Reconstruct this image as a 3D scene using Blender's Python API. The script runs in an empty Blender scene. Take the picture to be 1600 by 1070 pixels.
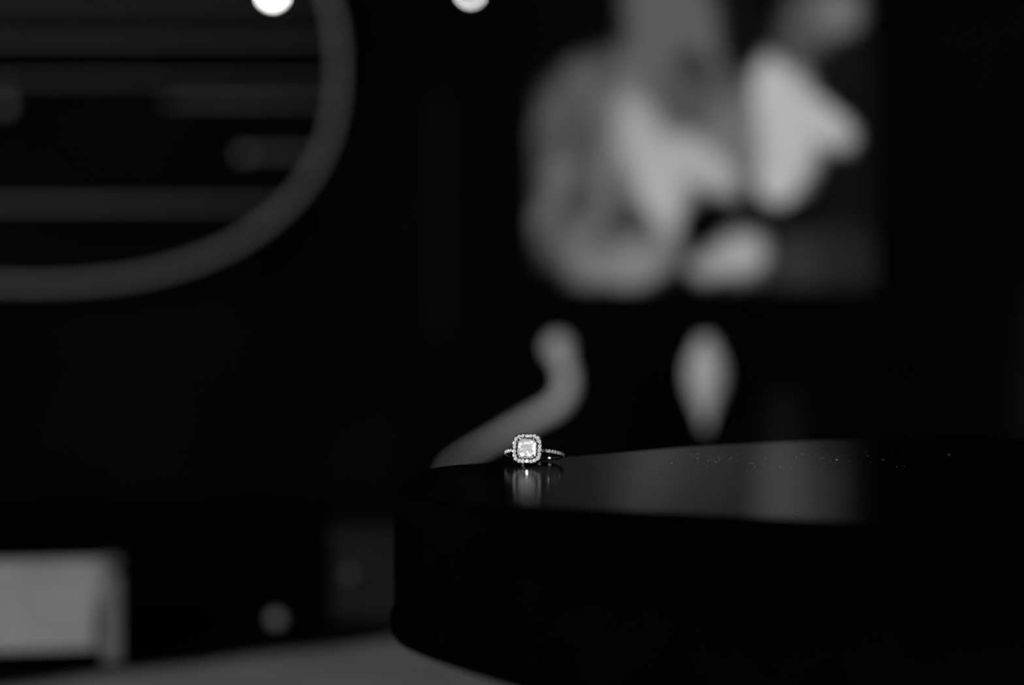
import bpy, bmesh, math, random
from mathutils import Vector, Matrix

random.seed(7)
SC = bpy.context.scene
COL = SC.collection
R = math.radians

# ------------------------------------------------------------------ camera
F_PX = 1600 * 85.0 / 36.0
PITCH = math.atan(149.0 / F_PX)
CAM = Vector((0.0, 0.0, 0.825))
cam = bpy.data.cameras.new('camera')
cam.lens = 85.0
cam.sensor_width = 36.0
cam.clip_start = 0.02
cam.clip_end = 50
cam.dof.use_dof = True
cam.dof.focus_distance = 0.829
cam.dof.aperture_fstop = 4.55
camo = bpy.data.objects.new('camera', cam)
camo.location = CAM
camo.rotation_euler = (math.pi / 2 - PITCH, 0, 0)
COL.objects.link(camo)
SC.camera = camo

# ------------------------------------------------------------------ world and light
w = bpy.data.worlds.new('night')
SC.world = w
w.use_nodes = True
w.node_tree.nodes['Background'].inputs[0].default_value = (0.004, 0.004, 0.004, 1)
w.node_tree.nodes['Background'].inputs[1].default_value = 1.0


def area(name, loc, target, sx, sy, power):
    l = bpy.data.lights.new(name, 'AREA')
    l.shape = 'RECTANGLE'
    l.size = sx
    l.size_y = sy
    l.energy = power
    l.color = (1, 1, 1)
    o = bpy.data.objects.new(name, l)
    o.location = loc
    o.rotation_euler = (Vector(target) - Vector(loc)).to_track_quat('-Z', 'Y').to_euler()
    COL.objects.link(o)
    return o


area('unseen_area_light', (-1.25, -1.93, 1.75), (-1.25, 0, 1.75), 0.55, 0.8, 115)
sp_l = bpy.data.lights.new('ring_spot', 'SPOT')       # unseen spot added to brighten the ring and its reflection
sp_l.energy = 20.0
sp_l.spot_size = R(9)
sp_l.spot_blend = 0.6
sp_l.shadow_soft_size = 0.02
sp_o = bpy.data.objects.new('ring_spot', sp_l)
sp_o.location = (-0.42, -0.05, 1.12)
sp_o.rotation_euler = (Vector((0.006, 0.828, 0.756)) - sp_o.location).to_track_quat('-Z', 'Y').to_euler()
COL.objects.link(sp_o)
area('unseen_area_light', (2.26, -0.93, 1.5), (0, -0.93, 1.5), 0.5, 0.7, 16)  # added on the right so the stones' facets catch a flash
area('unseen_area_light', (-2.26, 0.2, 1.35), (0, 0.2, 1.35), 0.4, 0.6, 10)  # extra light added on the left for more sparkle in the stones

SC.view_settings.view_transform = 'Standard'
SC.view_settings.look = 'None'
SC.view_settings.exposure = 0.0
SC.view_settings.gamma = 1.0
SC.view_settings.use_curve_mapping = False


# ------------------------------------------------------------------ helpers
def at(px, py, Y):
    """a point of the place at depth Y, from its direction seen from the camera"""
    x = (px - 800) / F_PX
    y = -(py - 535) / F_PX
    d = Vector((x, math.cos(PITCH) + y * math.sin(PITCH), -math.sin(PITCH) + y * math.cos(PITCH)))
    return CAM + d * (Y / d.y)


def mat(name, col, rough=0.5, metal=0.0, var=0.0, scale=30.0, spec=0.5, bump=0.0):
    m = bpy.data.materials.new(name)
    m.use_nodes = True
    nt = m.node_tree
    b = nt.nodes['Principled BSDF']
    c = (col, col, col, 1)
    b.inputs['Base Color'].default_value = c
    b.inputs['Roughness'].default_value = rough
    b.inputs['Metallic'].default_value = metal
    b.inputs['Specular IOR Level'].default_value = spec
    if var or bump:
        tc = nt.nodes.new('ShaderNodeTexCoord')
        n = nt.nodes.new('ShaderNodeTexNoise')
        n.inputs['Scale'].default_value = scale
        n.inputs['Detail'].default_value = 4
        nt.links.new(tc.outputs['Object'], n.inputs['Vector'])
        r = nt.nodes.new('ShaderNodeValToRGB')
        lo, hi = col * (1 - var), col * (1 + var)
        r.color_ramp.elements[0].position = 0.3
        r.color_ramp.elements[0].color = (lo, lo, lo, 1)
        r.color_ramp.elements[1].position = 0.7
        r.color_ramp.elements[1].color = (hi, hi, hi, 1)
        nt.links.new(n.outputs['Fac'], r.inputs['Fac'])
        nt.links.new(r.outputs['Color'], b.inputs['Base Color'])
        if bump:
            bp = nt.nodes.new('ShaderNodeBump')
            bp.inputs['Strength'].default_value = bump
            bp.inputs['Distance'].default_value = 0.001
            nt.links.new(n.outputs['Fac'], bp.inputs['Height'])
            nt.links.new(bp.outputs['Normal'], b.inputs['Normal'])
    return m


def tag(o, label, cat, group=None, kind=None):
    if label:
        o['label'] = label
    if cat:
        o['category'] = cat
    if group:
        o['group'] = group
    if kind:
        o['kind'] = kind
    return o


def thing(name, label, cat, loc=(0, 0, 0), rz=0.0, group=None):
    o = bpy.data.objects.new(name, None)
    o.empty_display_size = 0.01
    o.location = loc
    o.rotation_euler = (0, 0, rz)
    COL.objects.link(o)
    return tag(o, label, cat, group)


def link(name, me, m, parent=None, smooth=False, local=None):
    if m and not me.materials:
        me.materials.append(m)
    if smooth:
        for p in me.polygons:
            p.use_smooth = True
    o = bpy.data.objects.new(name, me)
    COL.objects.link(o)
    if parent:
        o.parent = parent
    if local is not None:
        o.matrix_local = local
    return o


def bm_mesh(name, bm):
    bmesh.ops.recalc_face_normals(bm, faces=bm.faces)
    me = bpy.data.meshes.new(name)
    bm.to_mesh(me)
    bm.free()
    return me


def box_bm(bm, x0, x1, y0, y1, z0, z1, bev=0.0):
    r = bmesh.ops.create_cube(bm, size=1.0)
    vs = r['verts']
    for v in vs:
        v.co = Vector(((x0 + x1) / 2 + v.co.x * (x1 - x0), (y0 + y1) / 2 + v.co.y * (y1 - y0),
                       (z0 + z1) / 2 + v.co.z * (z1 - z0)))
    if bev:
        es = list({e for v in vs for e in v.link_edges})
        bmesh.ops.bevel(bm, geom=es, offset=bev, segments=2, affect='EDGES', profile=0.6)


def box(name, x0, x1, y0, y1, z0, z1, m, parent=None, bev=0.0):
    bm = bmesh.new()
    box_bm(bm, x0, x1, y0, y1, z0, z1, bev)
    return link(name, bm_mesh(name, bm), m, parent)


def lathe_mesh(name, prof, seg=40):
    bm = bmesh.new()
    rings = []
    for r, z in prof:
        if r < 1e-6:
            rings.append([bm.verts.new((0, 0, z))])
        else:
            rings.append([bm.verts.new((r * math.cos(2 * math.pi * i / seg), r * math.sin(2 * math.pi * i / seg), z))
                          for i in range(seg)])
    for a, b in zip(rings, rings[1:]):
        for i in range(seg):
            j = (i + 1) % seg
            if len(a) == 1 and len(b) == 1:
                continue
            if len(a) == 1:
                bm.faces.new((a[0], b[i], b[j]))
            elif len(b) == 1:
                bm.faces.new((a[i], a[j], b[0]))
            else:
                bm.faces.new((a[i], a[j], b[j], b[i]))
    return bm_mesh(name, bm)


def catmull(pts, n, closed=False):
    out = []
    N = len(pts)
    rng = N if closed else N - 1
    for i in range(rng):
        if closed:
            p = [Vector(pts[(i + k) % N]) for k in (-1, 0, 1, 2)]
        else:
            p = [Vector(pts[max(0, min(N - 1, i + k))]) for k in (-1, 0, 1, 2)]
        for s in range(n):
            t = s / n
            out.append(0.5 * ((2 * p[1]) + (-p[0] + p[2]) * t + (2 * p[0] - 5 * p[1] + 4 * p[2] - p[3]) * t * t
                              + (-p[0] + 3 * p[1] - 3 * p[2] + p[3]) * t * t * t))
    if not closed:
        out.append(Vector(pts[-1]))
    return out


def tube_mesh(name, pts, rad, seg=14, closed=False):
    """pts: Vectors; rad: number or list"""
    bm = bmesh.new()
    N = len(pts)
    rings = []
    up = None
    for i, p in enumerate(pts):
        a = pts[(i - 1) % N] if (closed or i > 0) else p
        b = pts[(i + 1) % N] if (closed or i < N - 1) else p
        t = (b - a).normalized()
        if up is None:
            up = Vector((0, 1, 0)) if abs(t.y) < 0.9 else Vector((0, 0, 1))
        u = (up - t * up.dot(t)).normalized()
        up = u
        v = t.cross(u)
        r = rad[i] if isinstance(rad, (list, tuple)) else rad
        rings.append([bm.verts.new(p + r * (u * math.cos(2 * math.pi * k / seg) + v * math.sin(2 * math.pi * k / seg)))
                      for k in range(seg)])
    for i in range(N if closed else N - 1):
        a, b = rings[i], rings[(i + 1) % N]
        for k in range(seg):
            j = (k + 1) % seg
            bm.faces.new((a[k], a[j], b[j], b[k]))
    if not closed:
        bm.faces.new(rings[0])
        bm.faces.new(rings[-1])
    return bm_mesh(name, bm)


# ------------------------------------------------------------------ materials
M_WALL = mat('matte_black_wall', 0.0025, 0.95, var=0.3, scale=6, spec=0.0)
M_FLOOR = mat('black_floor', 0.004, 0.8, var=0.3, scale=8, spec=0.1)
M_CEIL = mat('dark_ceiling', 0.006, 0.95, spec=0.0)
M_TRIM = mat('dark_grey_trim', 0.009, 0.9, var=0.1, spec=0.0)
M_LOW = mat('black_table_paint', 0.003, 0.9, var=0.2, scale=20, spec=0.0)
M_RUNNER = mat('grey_cloth', 0.19, 0.95, var=0.15, scale=400, spec=0.0, bump=0.4)
M_POST = mat('grey_wood', 0.09, 0.8, var=0.08, scale=40, spec=0.1)
M_PALE = mat('pale_wood', 0.20, 0.8, var=0.08, scale=40, spec=0.1)
M_ORN = mat('pale_ceramic', 0.52, 0.75, var=0.05, scale=40, spec=0.1)
M_RACK = mat('grey_rack_metal', 0.175, 0.7, var=0.05, spec=0.1)
M_RAIL = mat('grey_rail_metal', 0.11, 0.7, var=0.05, spec=0.1)
M_FRAME = mat('black_frame', 0.003, 0.8, spec=0.0, var=0.1)
M_DARKBOX = mat('dark_grey_card', 0.012, 0.9, var=0.15, spec=0.0)
M_DARKPOT = mat('dark_stoneware', 0.008, 0.9, var=0.15, spec=0.0)
M_KNOB = mat('dull_metal', 0.05, 0.6, spec=0.3, var=0.05)
M_BALL = mat('pale_bead', 0.16, 0.6, spec=0.3, var=0.05)
M_BLACK = mat('black_rubber', 0.004, 0.7, spec=0.1, var=0.1)
M_GOLD = mat('polished_ring_metal', 0.7, 0.07, metal=1.0, var=0.03, scale=2000)
M_DUST = mat('dust', 0.3, 1.0, spec=0.0, var=0.2, scale=900)


def lacquer():
    m = bpy.data.materials.new('black_lacquer')
    m.use_nodes = True
    nt = m.node_tree
    nt.nodes.remove(nt.nodes['Principled BSDF'])
    out = nt.nodes['Material Output']
    d = nt.nodes.new('ShaderNodeBsdfDiffuse')
    d.inputs[0].default_value = (0.0006, 0.0006, 0.0006, 1)
    g = nt.nodes.new('ShaderNodeBsdfGlossy')
    g.inputs['Color'].default_value = (1, 1, 1, 1)
    tc = nt.nodes.new('ShaderNodeTexCoord')
    n = nt.nodes.new('ShaderNodeTexNoise')
    n.inputs['Scale'].default_value = 90
    nt.links.new(tc.outputs['Object'], n.inputs['Vector'])
    mr = nt.nodes.new('ShaderNodeMapRange')
    mr.inputs['To Min'].default_value = 0.115
    mr.inputs['To Max'].default_value = 0.15
    nt.links.new(n.outputs['Fac'], mr.inputs['Value'])
    nt.links.new(mr.outputs[0], g.inputs['Roughness'])
    mx = nt.nodes.new('ShaderNodeMixShader')
    mx.inputs[0].default_value = 0.15
    nt.links.new(d.outputs[0], mx.inputs[1])
    nt.links.new(g.outputs[0], mx.inputs[2])
    nt.links.new(mx.outputs[0], out.inputs[0])
    return m


M_LACQ = lacquer()
M_EDGE = mat('matte_black_edge', 0.0008, 0.9, var=0.2, scale=60, spec=0.0)


def gem(name, diff, gloss, fac, scale, lo, hi):
    m = bpy.data.materials.new(name)
    m.use_nodes = True
    nt = m.node_tree
    nt.nodes.remove(nt.nodes['Principled BSDF'])
    out = nt.nodes['Material Output']
    d = nt.nodes.new('ShaderNodeBsdfDiffuse')
    tc = nt.nodes.new('ShaderNodeTexCoord')
    v = nt.nodes.new('ShaderNodeTexVoronoi')
    v.inputs['Scale'].default_value = scale
    nt.links.new(tc.outputs['Object'], v.inputs['Vector'])
    r = nt.nodes.new('ShaderNodeValToRGB')  # bright and dark glints of the stones painted into the diffuse colour
    r.color_ramp.elements[0].color = (diff * lo,) * 3 + (1,)
    r.color_ramp.elements[1].color = (min(1, diff * hi),) * 3 + (1,)
    nt.links.new(v.outputs['Color'], r.inputs['Fac'])
    nt.links.new(r.outputs['Color'], d.inputs[0])
    g = nt.nodes.new('ShaderNodeBsdfGlossy')
    g.inputs['Color'].default_value = (gloss, gloss, gloss, 1)
    g.inputs['Roughness'].default_value = 0.04
    mx = nt.nodes.new('ShaderNodeMixShader')
    mx.inputs[0].default_value = fac
    nt.links.new(d.outputs[0], mx.inputs[1])
    nt.links.new(g.outputs[0], mx.inputs[2])
    nt.links.new(mx.outputs[0], out.inputs[0])
    return m


M_STONE = gem('small_diamond', 0.75, 1.0, 0.35, 2.4, 0.02, 1.33)
M_CENTRE = gem('centre_diamond', 0.30, 1.0, 0.006, 2600, 0.6, 1.4)
M_CROWN = gem('centre_diamond_crown', 0.45, 1.0, 0.3, 1500, 0.1, 1.4)


def emit(name, s):
    m = bpy.data.materials.new(name)
    m.use_nodes = True
    nt = m.node_tree
    b = nt.nodes['Principled BSDF']
    b.inputs['Base Color'].default_value = (0.8, 0.8, 0.8, 1)
    b.inputs['Emission Color'].default_value = (1, 1, 1, 1)
    b.inputs['Emission Strength'].default_value = s
    return m


# ------------------------------------------------------------------ the room
def struct(o):
    o['kind'] = 'structure'
    return o


WX0, WX1, WY0, WY1, WZ = -2.3, 2.3, -2.0, 2.72, 2.5
struct(box('floor', WX0, WX1, WY0, WY1, -0.05, 0, M_FLOOR))
struct(box('ceiling', WX0, WX1, WY0, WY1, WZ, WZ + 0.05, M_CEIL))
struct(box('wall_back', WX0, WX1, WY1, WY1 + 0.05, 0, WZ, M_WALL))
struct(box('wall_left', WX0 - 0.05, WX0, WY0, WY1, 0, WZ, M_WALL))
struct(box('wall_right', WX1, WX1 + 0.05, WY0, WY1, 0, WZ, M_WALL))
wf = bmesh.new()
box_bm(wf, WX0, -1.58, WY0 - 0.05, WY0, 0, WZ)
box_bm(wf, -0.92, WX1, WY0 - 0.05, WY0, 0, WZ)
box_bm(wf, -1.58, -0.92, WY0 - 0.05, WY0, 0, 1.3)
box_bm(wf, -1.58, -0.92, WY0 - 0.05, WY0, 2.2, WZ)
struct(link('wall_front', bm_mesh('wall_front', wf), M_WALL))
win = bpy.data.objects.new('window_1', None)
win.location = (-1.25, WY0, 1.3)
COL.objects.link(win)
struct(win)
fb = bmesh.new()
for a in ((-0.33, -0.29, 0, 0.9), (0.29, 0.33, 0, 0.9), (-0.33, 0.33, 0, 0.04), (-0.33, 0.33, 0.86, 0.9)):
    box_bm(fb, a[0], a[1], -0.05, 0.02, a[2], a[3])
link('window_frame', bm_mesh('window_frame', fb), M_FRAME, win)
for nm, x, y, z, hy, hz in (('added_frame_right', WX1, -0.93, 1.5, 0.29, 0.39), ('added_frame_left', WX0, 0.2, 1.35, 0.24, 0.34)):  # frames made up to go round the two added side lights
    fb = bmesh.new()
    sg = -1 if x > 0 else 1
    for a in ((-hy, -hy + 0.03, -hz, hz), (hy - 0.03, hy, -hz, hz), (-hy, hy, -hz, -hz + 0.03), (-hy, hy, hz - 0.03, hz)):
        box_bm(fb, min(0, sg * 0.02), max(0, sg * 0.02), a[0], a[1], a[2], a[3])
    fo = struct(link(nm, bm_mesh(nm, fb), M_FRAME))
    fo.location = (x, y, z)
p0 = at(678, 150, WY1)
p1 = at(702, 520, WY1)
struct(box('trim_1', p0.x, p1.x - 0.004, WY1 - 0.012, WY1, p1.z, p0.z, M_TRIM, bev=0.002))

# ------------------------------------------------------------------ side table with the thick black top
TOP = 0.75
OUT = [(-.0370, .752), (-.0350, .792), (-.0250, .826), (-.0010, .848), (.0206, .865), (.0470, .890), (.0730, .913),
       (.1240, .939), (.1700, .949), (.2400, .942), (.3150, .905), (.3600, .840), (.3650, .765), (.3350, .690),
       (.2700, .640), (.2000, .622), (.1340, .636), (.0750, .664), (.0430, .680), (.0090, .694), (-.0180, .708),
       (-.0320, .728)]
OUT2 = [(-.0370, .755)] + OUT[1:11] + [(.3640, .835), (.3730, .745), (.3400, .640), (.2750, .575), (.1900, .548), (.1150, .563), (.0475, .598),
                             (.0167, .631), (-.0030, .662), (-.0204, .6937), (-.0325, .722)]
loop = catmull([(x, y, 0) for x, y in OUT], 6, closed=True)
loop2 = catmull([(x, y, 0) for x, y in OUT2], 6, closed=True)   # the top swells forward below its front edge


def loft(name, levels):
    """levels: (inset, swell, z) along the oval outline, closed by flat caps"""
    bm = bmesh.new()
    N = len(loop)
    rings = []
    for ins, sw, z in levels:
        lp = [p.lerp(q, sw) for p, q in zip(loop, loop2)]
        cen = sum(lp, Vector()) / N
        ring = []
        for i in range(N):
            t = (lp[(i + 1) % N] - lp[i - 1]).normalized()
            n = Vector((-t.y, t.x, 0))
            if (cen - lp[i]).dot(n) < 0:
                n = -n
            ring.append(bm.verts.new((lp[i].x + n.x * ins, lp[i].y + n.y * ins, z)))
        rings.append(ring)
    for a, b in zip(rings, rings[1:]):
        for i in range(N):
            j = (i + 1) % N
            bm.faces.new((a[i], a[j], b[j], b[i])).smooth = True
    bm.faces.new(rings[0])
    bm.faces.new(rings[-1])
    return bm_mesh(name, bm)


st = thing('side_table', 'black lacquered side table with a thick glossy oval top carrying the ring', 'table', (0.165, 0.79, 0))
inv = Matrix.Translation((-0.165, -0.79, 0))
TH = 0.046
me = loft('tabletop', [(0.0022, 1, TOP - TH), (0.0002, 1, TOP - TH + 0.001), (-0.0012, 1, TOP - TH + 0.003), (-0.0012, 1, TOP - TH + 0.006),
                       (0.0, 1, TOP - TH + 0.008), (0.0, 0.97, TOP - 0.028), (0.0, 0.85, TOP - 0.018), (0.0, 0.62, TOP - 0.010),
                       (0.0, 0.35, TOP - 0.0050), (0.0, 0.15, TOP - 0.0022), (0.0004, 0.05, TOP - 0.0007), (0.0016, 0, TOP)])
me.materials.append(M_LACQ)
me.materials.append(M_EDGE)
for f in me.polygons:
    f.material_index = 0 if f.normal.z > 0.999 else 1
link('tabletop', me, None, st, local=inv)
link('column', lathe_mesh('column', [(0, 0.03), (0.05, 0.03), (0.035, 0.08), (0.028, 0.2), (0.028, 0.6), (0.05, 0.68), (0.07, TOP - TH), (0, TOP - TH)]),
     M_BLACK, st, smooth=True)
link('foot', lathe_mesh('foot', [(0, 0), (0.19, 0), (0.19, 0.012), (0.06, 0.03), (0, 0.03)]), M_BLACK, st)

# ------------------------------------------------------------------ low dark table behind
LT = 0.563
lt = thing('low_table', 'matte black low table behind the side table', 'table', (-0.15, 1.85, 0))
box('tabletop', -0.95, 0.95, -0.68, 0.66, LT - 0.035, LT, M_LOW, lt, bev=0.003)
for sx in (-1, 1):
    for sy in (-1, 1):
        box('leg', sx * 0.88 - 0.03, sx * 0.88 + 0.03, sy * 0.58 - 0.03, sy * 0.58 + 0.03, 0, LT - 0.035, M_LOW, lt)
for sy in (-1, 1):
    box('apron', -0.85, 0.85, sy * 0.58 - 0.01, sy * 0.58 + 0.01, LT - 0.11, LT - 0.035, M_LOW, lt)

# cloth runner lying across its front
rb = bmesh.new()
A = Vector((-0.309, 1.425))
B = Vector((-0.077, 1.606))
dv = (B - A).normalized()
pv = Vector((dv.y, -dv.x))
NU, NV = 40, 16
grid = []
for i in range(NU + 1):
    row = []
    for j in range(NV + 1):
        p = A + dv * (-0.16 + 0.62 * i / NU) + pv * (0.26 * j / NV)
        h = 0.0022 + 0.0009 * math.sin(i * 0.9 + j * 0.35) * math.sin(j * 0.5 + 0.4)
        row.append(rb.verts.new((p.x - A.x, p.y - A.y, h)))
    grid.append(row)
for i in range(NU):
    for j in range(NV):
        rb.faces.new((grid[i][j], grid[i + 1][j], grid[i + 1][j + 1], grid[i][j + 1])).smooth = True
ext = bmesh.ops.extrude_face_region(rb, geom=rb.faces[:])
for v in ext['geom']:
    if isinstance(v, bmesh.types.BMVert):
        v.co.z = 0.0
ro = link('table_runner', bm_mesh('table_runner', rb), M_RUNNER)
ro.location = (A.x, A.y, LT)
tag(ro, 'grey cloth runner lying on the low table, at the bottom left', 'runner')

# ------------------------------------------------------------------ pale crate with corner posts
c0 = at(190, 1040, 1.5)
cr = thing('wooden_crate', 'pale wooden crate with corner posts in the bottom left corner', 'crate', (c0.x, 1.5, LT + 0.0032), R(9.5))
CW, CD, CH = 0.19, 0.10, 0.054
for ix in (0, 1):
    for iy in (0, 1):
        x = -0.006 - ix * (CW - 0.012)
        y = 0.006 + iy * (CD - 0.012)
        box('corner_post', x - 0.006, x + 0.006, y - 0.006, y + 0.006, 0, CH, M_POST, cr, bev=0.0012)
for iy in (0, 1):
    y = 0.006 + iy * (CD - 0.012)
    box('side_panel', -CW + 0.012, -0.0165 if iy == 0 else -0.012, y - 0.003, y + 0.003, 0.008, CH - 0.001, M_PALE, cr, bev=0.001)
for ix in (0, 1):
    x = -0.006 - ix * (CW - 0.012)
    box('end_panel', x - 0.003, x + 0.003, 0.012, CD - 0.012, 0.008, CH - 0.002, M_PALE, cr, bev=0.001)
box('base_panel', -CW + 0.011, -0.011, 0.009, CD - 0.009, 0.008, 0.012, M_PALE, cr)

# ------------------------------------------------------------------ dark keepsake box behind the side table
k0 = at(520, 982, 1.68)
kb = thing('keepsake_box', 'dark grey keepsake box half hidden behind the glossy black top', 'box', (k0.x, 1.68, LT), R(4))
box('body', 0, 0.18, 0.003, 0.11, 0, 0.052, M_DARKBOX, kb, bev=0.001)
box('lid', -0.002, 0.182, 0.001, 0.112, 0.052, 0.064, M_DARKBOX, kb, bev=0.0015)
dr = box('drawer', 0.004, 0.176, 0.0, 0.003, 0.005, 0.048, M_DARKBOX, kb, bev=0.0008)
kn = link('knob', lathe_mesh('knob', [(0, -0.001), (0.002, -0.001), (0.002, 0.003), (0.0042, 0.004), (0.0046, 0.006), (0.003, 0.0085), (0, 0.009)], 20), M_KNOB, dr, smooth=True)
kn.matrix_local = Matrix.Translation((0.012, 0, 0.034)) @ Matrix.Rotation(R(90), 4, 'X')

b0 = at(432, 955, 1.66)
bb = lathe_mesh('ball', [(0.0055 * math.sin(math.pi * i / 12), 0.0055 - 0.0055 * math.cos(math.pi * i / 12)) for i in range(13)], 24)
bo = link('ball', bb, M_BALL, smooth=True)
bo.location = (b0.x, 1.66, LT)
tag(bo, 'small pale ball on the dark low table, left of the keepsake box', 'ball')

# ------------------------------------------------------------------ ornaments below the picture
YO = 2.28
pts = [(745, 830), (708, 790), (698, 740), (718, 716), (765, 690), (820, 660), (868, 634), (886, 604), (882, 572), (874, 548)]
P = [at(x, y, YO) for x, y in pts]
org = Vector((P[0].x, YO, LT))
P[0].z = LT
sp = catmull([p - org for p in P], 8)
n = len(sp)
rad = [0.0016 + 0.0062 * max(0, min(1, (i / (n - 1) - 0.35) / 0.35)) for i in range(n)]
oc = thing('curved_ornament', 'pale swan-neck shaped ornament curving up behind the ring', 'ornament', org)
link('neck', tube_mesh('neck', sp, rad), M_ORN, oc, smooth=True)
tip = sp[-1]
hd = lathe_mesh('head', [(0.0130 * math.sin(math.pi * i / 12), -0.0130 * math.cos(math.pi * i / 12)) for i in range(13)], 24)
link('head', hd, M_ORN, oc, smooth=True, local=Matrix.Translation(tip + Vector((-0.001, 0, 0.003))) @ Matrix.Diagonal((0.95, 0.9, 1.0, 1)))
link('base', lathe_mesh('base', [(0, 0), (0.03, 0), (0.03, 0.004), (0.012, 0.01), (0, 0.01)], 28), M_ORN, oc, smooth=False)

g0 = at(1102, 800, YO)
gv = thing('bud_vase', 'pale teardrop-shaped bud vase on a thin stem below the picture', 'vase', (g0.x, YO, LT))


def zh(py):
    return at(1102, py, YO).z - LT


link('bowl', lathe_mesh('bowl', [(0.0030, zh(668)), (0.0045, zh(655)), (0.010, zh(635)), (0.0175, zh(605)), (0.0190, zh(585)), (0.0175, zh(565)),
                                 (0.012, zh(545)), (0.008, zh(532)), (0.0065, zh(526)), (0.0050, zh(528)), (0.007, zh(540)), (0, zh(560))]), M_ORN, gv, smooth=True)
link('stem', lathe_mesh('stem', [(0, 0.004), (0.010, 0.006), (0.004, 0.014), (0.0032, 0.03), (0.0030, zh(668)), (0, zh(667))], 24), M_DARKPOT, gv, smooth=True)
link('foot', lathe_mesh('foot', [(0, 0), (0.022, 0), (0.022, 0.003), (0.010, 0.006), (0, 0.006)], 28), M_DARKPOT, gv)

q0 = at(1228, 800, YO)
dbw = thing('small_pot', 'small dark pot just right of the teardrop bud vase', 'pot', (q0.x, YO, LT))
zt = at(1228, 612, YO).z - LT
link('body', lathe_mesh('body', [(0, 0), (0.018, 0), (0.026, zt * 0.3), (0.027, zt * 0.6), (0.019, zt * 0.92), (0.0165, zt * 0.93), (0.02, zt * 0.6), (0, zt * 0.2)]), M_DARKPOT, dbw, smooth=True)
link('rim', lathe_mesh('rim', [(0.0165, zt * 0.93), (0.0205, zt * 0.93), (0.0205, zt), (0.0165, zt), (0.0165, zt * 0.93)], 28), M_DARKPOT, dbw)

v0 = at(1655, 800, YO)
dv_ = thing('tall_vase', 'tall dark grey vase standing at the right edge of the view', 'vase', (v0.x, YO, LT))
zt = at(1655, 448, YO).z - LT
link('body', lathe_mesh('body', [(0, 0), (0.030, 0), (0.040, zt * 0.2), (0.046, zt * 0.5), (0.043, zt * 0.8), (0.036, zt * 0.95), (0.033, zt * 0.95), (0.04, zt * 0.5), (0, zt * 0.1)]), M_DARKPOT, dv_, smooth=True)
link('rim', lathe_mesh('rim', [(0.033, zt * 0.95), (0.039, zt * 0.95), (0.041, zt), (0.034, zt), (0.033, zt * 0.95)], 36), M_DARKPOT, dv_)

# ------------------------------------------------------------------ framed picture
YP = WY1 - 0.022
PXM = F_PX / YP
CX, CY = 1099, 92
pc = at(CX, CY, YP)
HW, HH = 268 / PXM, 356 / PXM


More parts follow.
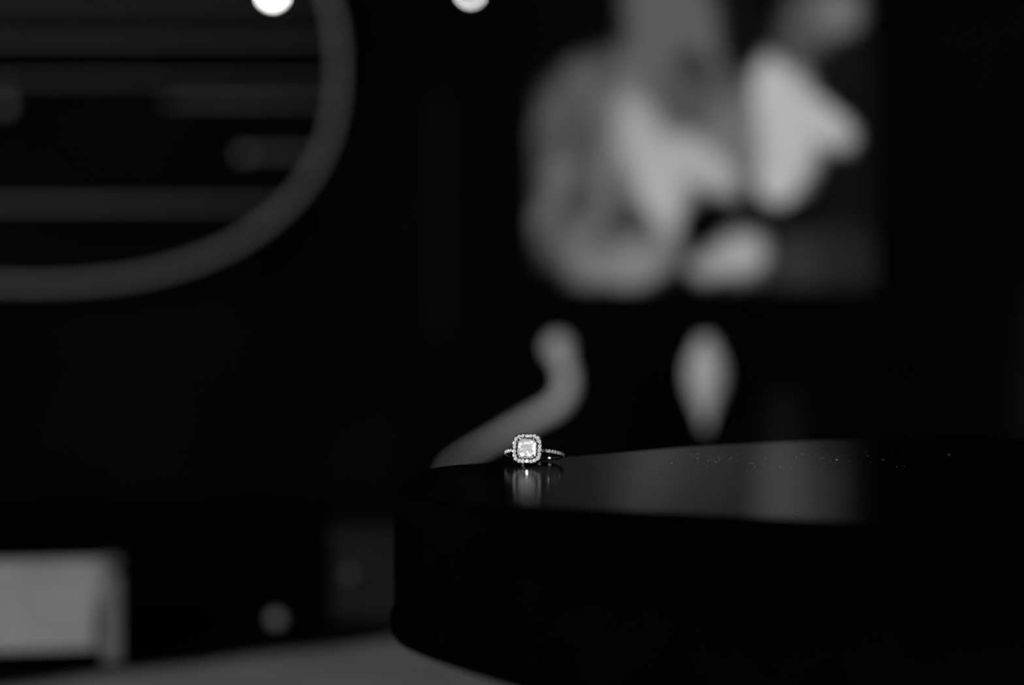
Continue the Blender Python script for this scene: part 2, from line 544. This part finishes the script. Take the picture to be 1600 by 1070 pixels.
def picture_material():
    m = bpy.data.materials.new('printed_picture')
    m.use_nodes = True
    nt = m.node_tree
    N, L = nt.nodes, nt.links
    b = N['Principled BSDF']
    b.inputs['Roughness'].default_value = 0.9
    b.inputs['Specular IOR Level'].default_value = 0.0
    tc = N.new('ShaderNodeTexCoord')
    mp = N.new('ShaderNodeMapping')
    mp.inputs['Scale'].default_value = (PXM, 1, PXM)
    L.new(tc.outputs['Object'], mp.inputs['Vector'])
    # hand-made unevenness of the outlines
    nz = N.new('ShaderNodeTexNoise')
    nz.inputs['Scale'].default_value = 0.03
    nz.inputs['Detail'].default_value = 2
    L.new(mp.outputs[0], nz.inputs['Vector'])
    sb = N.new('ShaderNodeVectorMath')
    sb.operation = 'SUBTRACT'
    sb.inputs[1].default_value = (0.5, 0.5, 0.5)
    L.new(nz.outputs['Color'], sb.inputs[0])
    scl = N.new('ShaderNodeVectorMath')
    scl.operation = 'SCALE'
    scl.inputs['Scale'].default_value = 26
    L.new(sb.outputs[0], scl.inputs[0])
    ad = N.new('ShaderNodeVectorMath')
    ad.operation = 'ADD'
    L.new(mp.outputs[0], ad.inputs[0])
    L.new(scl.outputs[0], ad.inputs[1])
    cur = None

    def lay(cx, cy, rx, ry, rot, val, soft=0.25, hatch=0.0):
        nonlocal cur
        soft *= 1.35
        x, z = cx - CX, CY - cy
        sub = N.new('ShaderNodeVectorMath')
        sub.operation = 'SUBTRACT'
        sub.inputs[1].default_value = (x, 0, z)
        L.new(ad.outputs[0], sub.inputs[0])
        ro_ = N.new('ShaderNodeVectorRotate')
        ro_.rotation_type = 'Y_AXIS'
        ro_.inputs['Angle'].default_value = R(-rot)
        L.new(sub.outputs[0], ro_.inputs['Vector'])
        mu = N.new('ShaderNodeVectorMath')
        mu.operation = 'MULTIPLY'
        mu.inputs[1].default_value = (1.0 / rx, 0, 1.0 / ry)
        L.new(ro_.outputs[0], mu.inputs[0])
        ln = N.new('ShaderNodeVectorMath')
        ln.operation = 'LENGTH'
        L.new(mu.outputs[0], ln.inputs[0])
        mr = N.new('ShaderNodeMapRange')
        mr.interpolation_type = 'SMOOTHSTEP'
        mr.inputs['From Min'].default_value = 1 - soft
        mr.inputs['From Max'].default_value = 1 + soft
        mr.inputs['To Min'].default_value = 1
        mr.inputs['To Max'].default_value = 0
        L.new(ln.outputs['Value'], mr.inputs['Value'])
        mx = N.new('ShaderNodeMix')
        mx.data_type = 'RGBA'
        L.new(mr.outputs[0], mx.inputs[0])
        if cur is None:
            mx.inputs[6].default_value = (0.003, 0.003, 0.003, 1)
        else:
            L.new(cur, mx.inputs[6])
        mx.inputs[7].default_value = (val, val, val, 1)
        if hatch:
            wv = N.new('ShaderNodeTexWave')
            wv.inputs['Scale'].default_value = 0.0048
            wv.inputs['Distortion'].default_value = 6
            wv.inputs['Detail'].default_value = 2
            wv.inputs['Detail Scale'].default_value = 0.6
            L.new(ro_.outputs[0], wv.inputs['Vector'])
            rp = N.new('ShaderNodeValToRGB')
            rp.color_ramp.elements[0].color = (val * (1 - hatch),) * 3 + (1,)
            rp.color_ramp.elements[1].color = (val * (1 + hatch),) * 3 + (1,)
            L.new(wv.outputs['Fac'], rp.inputs['Fac'])
            L.new(rp.outputs['Color'], mx.inputs[7])
        cur = mx.outputs[2]

    K = 2.0   # reflectance per unit of picture brightness

    def px(v):
        s = v / 255.0
        return min(0.9, K * (s / 12.92 if s < 0.04045 else ((s + 0.055) / 1.055) ** 2.4))

    # dim right-hand ground
    lay(1330, 250, 60, 230, 0, px(16), 0.2)
    lay(1280, 410, 110, 60, 0, px(34), 0.3)
    lay(1245, 410, 40, 40, 0, px(48), 0.4)
    # large grey rounded mass on the left
    lay(965, 285, 128, 165, 0, px(94), 0.12, 0.6)
    lay(920, 230, 82, 125, 0, px(90), 0.18, 0.6)
    lay(890, 330, 52, 80, 20, px(88), 0.25, 0.4)
    lay(960, 150, 110, 70, -25, px(82), 0.25, 0.3)
    lay(900, 215, 30, 40, 0, px(72), 0.4)
    lay(905, 315, 32, 26, 0, px(66), 0.4)
    # upper middle
    lay(1060, 60, 75, 80, 25, px(92), 0.25)
    lay(1040, 10, 60, 60, 0, px(90), 0.25)
    lay(1125, 150, 75, 55, 40, px(78), 0.3)
    lay(1080, 105, 34, 24, 35, px(52), 0.4)
    lay(1165, 55, 42, 75, -12, px(14), 0.25)
    lay(1150, 220, 60, 60, 0, px(106), 0.3)
    # upper right
    lay(1262, 40, 40, 65, 15, px(76), 0.3)
    lay(1308, 18, 36, 36, 0, px(108), 0.3)
    lay(1300, 100, 34, 32, 0, px(20), 0.4)
    # bright slanting form and its branch
    lay(1012, 242, 38, 100, -20, px(158), 0.35)
    lay(1035, 290, 30, 70, -8, px(170), 0.3)
    lay(1098, 258, 66, 30, 38, px(165), 0.25)
    # white form with its beak to the right
    lay(1208, 150, 34, 60, -8, px(196), 0.2)
    lay(1232, 205, 46, 90, 0, px(190), 0.25)
    lay(1214, 280, 34, 38, 0, px(198), 0.2)
    lay(1268, 172, 50, 22, 40, px(185), 0.25)
    lay(1296, 200, 40, 26, 30, px(192), 0.25)
    # black notch under the branch
    lay(1100, 352, 38, 44, 18, px(4), 0.2)
    lay(1180, 335, 70, 16, 0, px(10), 0.4)
    # bottom forms
    lay(985, 342, 22, 24, 0, px(36), 0.4)
    lay(975, 408, 72, 30, -14, px(118), 0.35)
    lay(1000, 420, 40, 18, -14, px(130), 0.4)
    lay(1112, 412, 30, 22, -20, px(146), 0.3)
    lay(1160, 396, 36, 34, 0, px(164), 0.35)
    lay(1134, 448, 16, 14, 0, px(50), 0.4)
    L.new(cur, b.inputs['Base Color'])
    return m


pic = thing('framed_picture', 'framed picture of pale blurred shapes hanging on the black wall', 'picture', (pc.x, WY1, pc.z - HH - 0.014))
PO = pc - Vector((pc.x, WY1, pc.z - HH - 0.014))
bm = bmesh.new()
box_bm(bm, -HW, HW, 0, 0.004, -HH, HH)
link('print', bm_mesh('print', bm), picture_material(), pic, local=Matrix.Translation(PO))
for nm, a in (('frame_bar', (-HW - 0.014, -HW, -HH - 0.014, HH + 0.014)), ('frame_bar', (HW, HW + 0.014, -HH - 0.014, HH + 0.014)),
              ('frame_bar', (-HW, HW, -HH - 0.014, -HH)), ('frame_bar', (-HW, HW, HH, HH + 0.014))):
    bm = bmesh.new()
    box_bm(bm, a[0], a[1], -0.008, 0.022, a[2], a[3], 0.001)
    link(nm, bm_mesh(nm, bm), M_FRAME, pic, local=Matrix.Translation(PO))
bm = bmesh.new()
box_bm(bm, -HW, HW, 0.004, 0.022, -HH, HH)
link('backing_board', bm_mesh('backing_board', bm), M_FRAME, pic, local=Matrix.Translation(PO))

# ------------------------------------------------------------------ oval wall rack
YR = 2.62
rc = at(50, 105, YR)
RM = YR / F_PX
rk = thing('oval_wall_rack', 'large oval metal-rimmed wall rack with thin horizontal rails', 'rack', (rc.x, WY1, rc.z - 0.23))
RO = Vector((0, YR - WY1, 0.23))
ax, bz, ex = 477 * RM, 338 * RM, 2.3
oval = []
for i in range(120):
    t = 2 * math.pi * i / 120
    c, s = math.cos(t), math.sin(t)
    oval.append(RO + Vector((ax * math.copysign(abs(c) ** (2 / ex), c), 0, bz * math.copysign(abs(s) ** (2 / ex), s))))
link('rim', tube_mesh('rim', oval, 0.0042, 10, closed=True), M_RACK, rk, smooth=True)


def half_chord(py):
    z = abs(105 - py) / 338.0
    return 477 * (1 - z ** ex) ** (1 / ex)


def rail(py, x0=None, x1=None, r=0.0026):
    h = half_chord(py) - 4
    a = -h if x0 is None else x0 - 50
    b = h if x1 is None else x1 - 50
    z = (105 - py) * RM
    p = [RO + Vector((a * RM, 0, z)), RO + Vector(((a + b) / 2 * RM, 0, z)), RO + Vector((b * RM, 0, z))]
    link('rail', tube_mesh('rail', p, r, 10), M_RAIL, rk, smooth=True)


rail(318, r=0.0034)
rail(238, 378, None, 0.0030)
rail(158, 258, None, 0.0026)
rail(125, r=0.0018)
rail(62, r=0.0026)
rail(8, r=0.0026)
rail(-60, r=0.0026)
rail(-140, r=0.0026)
for kx, ky, kr in ((380, 240, 0.0062), (8, 165, 0.0075)):
    kmesh = lathe_mesh('knob', [(kr * math.sin(math.pi * i / 10), -kr * math.cos(math.pi * i / 10)) for i in range(11)], 20)
    link('knob', kmesh, M_RACK, rk, smooth=True, local=Matrix.Translation(RO + Vector(((kx - 50) * RM, 0, (105 - ky) * RM))))
p = [RO + Vector(((8 - 50) * RM, 0, (105 - 165) * RM)), RO + Vector(((8 - 50) * RM, 0, (105 - 140) * RM)), RO + Vector(((8 - 50) * RM, 0, (105 - 125) * RM))]
link('upright', tube_mesh('upright', p, 0.0018, 8), M_RAIL, rk, smooth=True)
p = [RO + Vector(((258 - 50) * RM, 0, (105 - 158) * RM)), RO + Vector(((258 - 50) * RM, 0, (105 - 140) * RM)), RO + Vector(((258 - 50) * RM, 0, (105 - 125) * RM))]
link('upright', tube_mesh('upright', p, 0.0014, 8), M_BLACK, rk, smooth=True)
for i in (30, 0, 60, 90):
    q = oval[i]
    link('wall_bracket', tube_mesh('wall_bracket', [q, Vector((q.x, q.y / 2, q.z)), Vector((q.x, 0, q.z))], 0.003, 8), M_BLACK, rk)


# ------------------------------------------------------------------ two hanging bulbs
def bulb(px, py, Y, r, s, label):
    c = at(px, py, Y)
    t = thing('pendant_bulb', label, 'light bulb', (c.x, Y, c.z - r), group='hanging bulbs')
    link('bulb', lathe_mesh('bulb', [(r * math.sin(math.pi * i / 12), r - r * math.cos(math.pi * i / 12)) for i in range(13)], 24), emit('bulb_glow', s), t, smooth=True)
    link('socket', lathe_mesh('socket', [(0, 1.9 * r), (r * 0.6, 1.9 * r), (r * 0.6, 1.9 * r + 0.02), (0, 1.9 * r + 0.022)], 16), M_BLACK, t)
    top = WZ - (c.z - r)
    link('cord', tube_mesh('cord', [Vector((0, 0, 1.9 * r + 0.02)), Vector((0, 0, top / 2)), Vector((0, 0, top))], 0.0012, 8), M_BLACK, t)


bulb(426, -10, 2.50, 0.0062, 19, 'larger and brighter hanging bulb above the oval rack')
bulb(735, -12, 2.48, 0.0040, 13, 'smaller hanging bulb between the oval rack and the picture')

# ------------------------------------------------------------------ the diamond ring
MM = 0.001
RG = thing('diamond_ring', 'diamond halo engagement ring standing on the glossy black table top', 'ring', (0.0078, 0.8372, TOP), R(-13))
RT = Matrix.Translation((0, 0, 3.25 * MM)) @ Matrix.Rotation(R(-13.5), 4, 'X')
RO_, RI_, BW = 10.0, 9.0, 0.8

# band
bm = bmesh.new()
SEG = 96
prof = [(RI_, -BW * 0.8), (RI_, BW * 0.8), (RI_ + 0.3, BW), (RO_ - 0.25, BW), (RO_, BW * 0.75), (RO_, -BW * 0.75), (RO_ - 0.25, -BW), (RI_ + 0.3, -BW)]
rings = []
for i in range(SEG):
    a = 2 * math.pi * i / SEG
    rings.append([bm.verts.new((r * math.cos(a) * MM, r * math.sin(a) * MM, z * MM)) for r, z in prof])
for i in range(SEG):
    a, b = rings[i], rings[(i + 1) % SEG]
    for k in range(len(prof)):
        j = (k + 1) % len(prof)
        bm.faces.new((a[k], b[k], b[j], a[j])).smooth = True
link('band', bm_mesh('band', bm), M_GOLD, RG, local=RT)


def brilliant():
    bm = bmesh.new()
    tb = [bm.verts.new((0.56 * math.cos(R(45 * i)), 0.56 * math.sin(R(45 * i)), 0.36)) for i in range(8)]
    gd = [bm.verts.new((math.cos(R(22.5 * i)), math.sin(R(22.5 * i)), 0.0)) for i in range(16)]
    cu = bm.verts.new((0, 0, -0.8))
    bm.faces.new(tb)
    for i in range(8):
        j = (i + 1) % 8
        bm.faces.new((tb[i], gd[2 * i], gd[2 * i + 1]))
        bm.faces.new((tb[i], gd[2 * i + 1], tb[j]))
        bm.faces.new((tb[j], gd[2 * i + 1], gd[(2 * i + 2) % 16]))
    for i in range(16):
        bm.faces.new((gd[i], cu, gd[(i + 1) % 16]))
    me = bm_mesh('brilliant', bm)
    me.materials.append(M_STONE)
    return me


GEM = brilliant()


def place_gem(name, pos, nrm, r):
    q = Vector(nrm).to_track_quat('Z', 'Y').to_matrix().to_4x4()
    wob = Matrix.Rotation(R(random.uniform(-14, 14)), 4, 'X') @ Matrix.Rotation(R(random.uniform(-14, 14)), 4, 'Y')
    m = RT @ Matrix.Translation(Vector(pos) * MM) @ q @ wob @ Matrix.Rotation(random.uniform(0, 6.28), 4, 'Z') @ Matrix.Scale(r * MM, 4)
    return link(name, GEM, None, RG, local=m)


for s in (-1, 1):
    for k in range(11):
        a = R(-90 + s * (27 + 7.7 * k))
        d = Vector((math.cos(a), math.sin(a), 0))
        place_gem('band_stone', d * (RO_ + 0.16), d, 0.62)
# tiny metal beads holding the band stones
bm = bmesh.new()
for s in (-1, 1):
    for k in range(12):
        a = R(-90 + s * (27 + 7.7 * (k - 0.5)))
        for z in (-0.7, 0.7):
            bmesh.ops.create_icosphere(bm, subdivisions=1, radius=0.2 * MM,
                                       matrix=Matrix.Translation(Vector((math.cos(a) * (RO_ + 0.1), math.sin(a) * (RO_ + 0.1), z)) * MM))
link('band_bead', bm_mesh('band_bead', bm), M_GOLD, RG, local=RT)['kind'] = 'stuff'

# halo: rounded square frame, facing -Y
HY = -12.3


def rsq(half, r, n=8):
    out = []
    for k, (sx, sz) in enumerate(((1, 1), (-1, 1), (-1, -1), (1, -1))):
        for i in range(n + 1):
            a = R(90 * k + 90 * i / n)
            out.append((sx * (half - r) + r * math.cos(a), sz * (half - r) + r * math.sin(a)))
    return out


bm = bmesh.new()
o1, o2, i1 = rsq(5.2, 3.2), rsq(4.6, 2.7), rsq(3.55, 1.6)
lv = [(o1, HY), (o1, HY + 1.1), (o2, HY + 1.5), (i1, HY + 1.5), (i1, HY + 0.15), (rsq(5.0, 3.05), HY - 0.18)]
rr = [[bm.verts.new((x * MM, y * MM, z * MM)) for x, z in l] for l, y in lv]
for k in range(len(rr)):
    a, b = rr[k], rr[(k + 1) % len(rr)]
    for i in range(len(a)):
        j = (i + 1) % len(a)
        bm.faces.new((a[i], a[j], b[j], b[i]))
link('halo_frame', bm_mesh('halo_frame', bm), M_GOLD, RG, local=RT)

# stones round the halo, evenly spaced along the rounded square
path = [Vector((x, z)) for x, z in rsq(4.42, 2.55, 12)]
cum = [0]
for i in range(len(path)):
    cum.append(cum[-1] + (path[(i + 1) % len(path)] - path[i]).length)


def along(s):
    s %= cum[-1]
    for i in range(len(path)):
        if s <= cum[i + 1]:
            t = (s - cum[i]) / max(1e-9, cum[i + 1] - cum[i])
            return path[i].lerp(path[(i + 1) % len(path)], t)


NH = 22
bm = bmesh.new()
for k in range(NH):
    p = along(cum[-1] * (k + 0.35) / NH)
    place_gem('halo_stone', (p.x, HY - 0.12, p.y), (0, -1, 0), 0.72)
    q = along(cum[-1] * (k + 0.85) / NH)
    for f in (0.875, 1.12):
        bmesh.ops.create_icosphere(bm, subdivisions=1, radius=0.2 * MM, matrix=Matrix.Translation(Vector((q.x * f, HY - 0.2, q.y * f)) * MM))
link('halo_bead', bm_mesh('halo_bead', bm), M_GOLD, RG, local=RT)['kind'] = 'stuff'


# centre stone: cut-cornered, stepped crown and a table of small facets
def octo(hx, hz, c):
    return [(hx, -hz + c), (hx, hz - c), (hx - c, hz), (-hx + c, hz), (-hx, hz - c), (-hx, -hz + c), (-hx + c, -hz), (hx - c, -hz)]


bm = bmesh.new()
lv = [(octo(3.35, 3.45, 1.25), 0.0), (octo(3.05, 3.15, 1.15), -0.5), (octo(2.6, 2.7, 1.0), -0.85)]
rr = [[bm.verts.new((x * MM, (HY + y) * MM, z * MM)) for x, z in l] for l, y in lv]
for a, b in zip(rr, rr[1:]):
    for i in range(8):
        j = (i + 1) % 8
        bm.faces.new((a[i], a[j], b[j], b[i]))
cul = bm.verts.new((0, (HY + 2.2) * MM, 0))
for i in range(8):
    bm.faces.new((rr[0][i], cul, rr[0][(i + 1) % 8]))
tf = bm.faces.new(rr[-1])
G = 8
bmesh.ops.poke(bm, faces=[tf])
inner = [f for f in bm.faces if all(v.co.y < (HY - 0.84) * MM for v in f.verts)]
for _ in range(2):
    es = list({e for f in inner for e in f.edges})
    bmesh.ops.subdivide_edges(bm, edges=es, cuts=1, use_grid_fill=True)
    inner = [f for f in bm.faces if all(v.co.y < (HY - 0.84) * MM for v in f.verts)]
for v in {v for f in inner for v in f.verts}:
    if max(abs(v.co.x) / 2.6, abs(v.co.z) / 2.7) < 0.97 * MM and abs(v.co.x) + abs(v.co.z) < 4.1 * MM:
        v.co.y += random.uniform(-0.05, 0.05) * MM
bmesh.ops.triangulate(bm, faces=inner)
me = bm_mesh('centre_stone', bm)
me.materials.append(M_CENTRE)
me.materials.append(M_CROWN)
for f in me.polygons:
    f.material_index = 0 if f.normal.y < -0.86 and f.center.y < (HY - 0.75) * MM else 1
link('centre_stone', me, None, RG, local=RT)

# double claws at the four corners
for sx in (-1, 1):
    for sz in (-1, 1):
        for ddx, ddz in ((0.45, -0.45), (-0.45, 0.45)):
            x = sx * (2.85 + ddx * 0.9)
            z = sz * (2.95 + ddz * 0.9)
            p = [Vector((x * 1.06, HY + 1.2, z * 1.06)) * MM, Vector((x * 1.05, HY, z * 1.05)) * MM,
                 Vector((x, HY - 0.62, z)) * MM, Vector((x * 0.88, HY - 0.86, z * 0.88)) * MM]
            link('claw', tube_mesh('claw', catmull(p, 3), [0.26 * MM] * 9 + [0.14 * MM], 8), M_GOLD, RG, smooth=True, local=RT)
# basket under the halo joining the band
for sx in (-1, 1):
    for sz in (-1, 1):
        p = [Vector((sx * 2.9, HY + 1.4, sz * 2.9)) * MM, Vector((sx * 2.4, HY + 2.2, sz * 1.8)) * MM, Vector((sx * 2.6, -9.6, sz * 0.7)) * MM]
        link('basket_wire', tube_mesh('basket_wire', catmull(p, 4), 0.36 * MM, 8), M_GOLD, RG, smooth=True, local=RT)

# ------------------------------------------------------------------ dust on the lacquer
bm = bmesh.new()
for k in range(150):
    x = random.triangular(0.03, 0.15, 0.08)
    y = random.gauss(0.852, 0.022)
    if y > 0.86 + 0.4 * (x - 0.02) or y < 0.76:
        continue
    r = random.choice((0.05, 0.06, 0.08, 0.10, 0.14)) * MM
    bmesh.ops.create_icosphere(bm, subdivisions=1, radius=r, matrix=Matrix.Translation((x, y, TOP + r * 0.6)) @ Matrix.Diagonal((random.uniform(0.8, 2.0), random.uniform(0.8, 1.6), 0.6, 1)))
for x, y, r in ((0.1145, 0.850, 0.28), (0.066, 0.857, 0.16), (0.131, 0.851, 0.12), (0.158, 0.872, 0.16)):
    bmesh.ops.create_icosphere(bm, subdivisions=1, radius=r * MM, matrix=Matrix.Translation((x, y, TOP + r * 0.5 * MM)) @ Matrix.Diagonal((1.5, 1, 0.6, 1)))
tag(link('dust', bm_mesh('dust', bm), M_DUST), 'pale dust specks scattered on the glossy black table top', 'dust', kind='stuff')
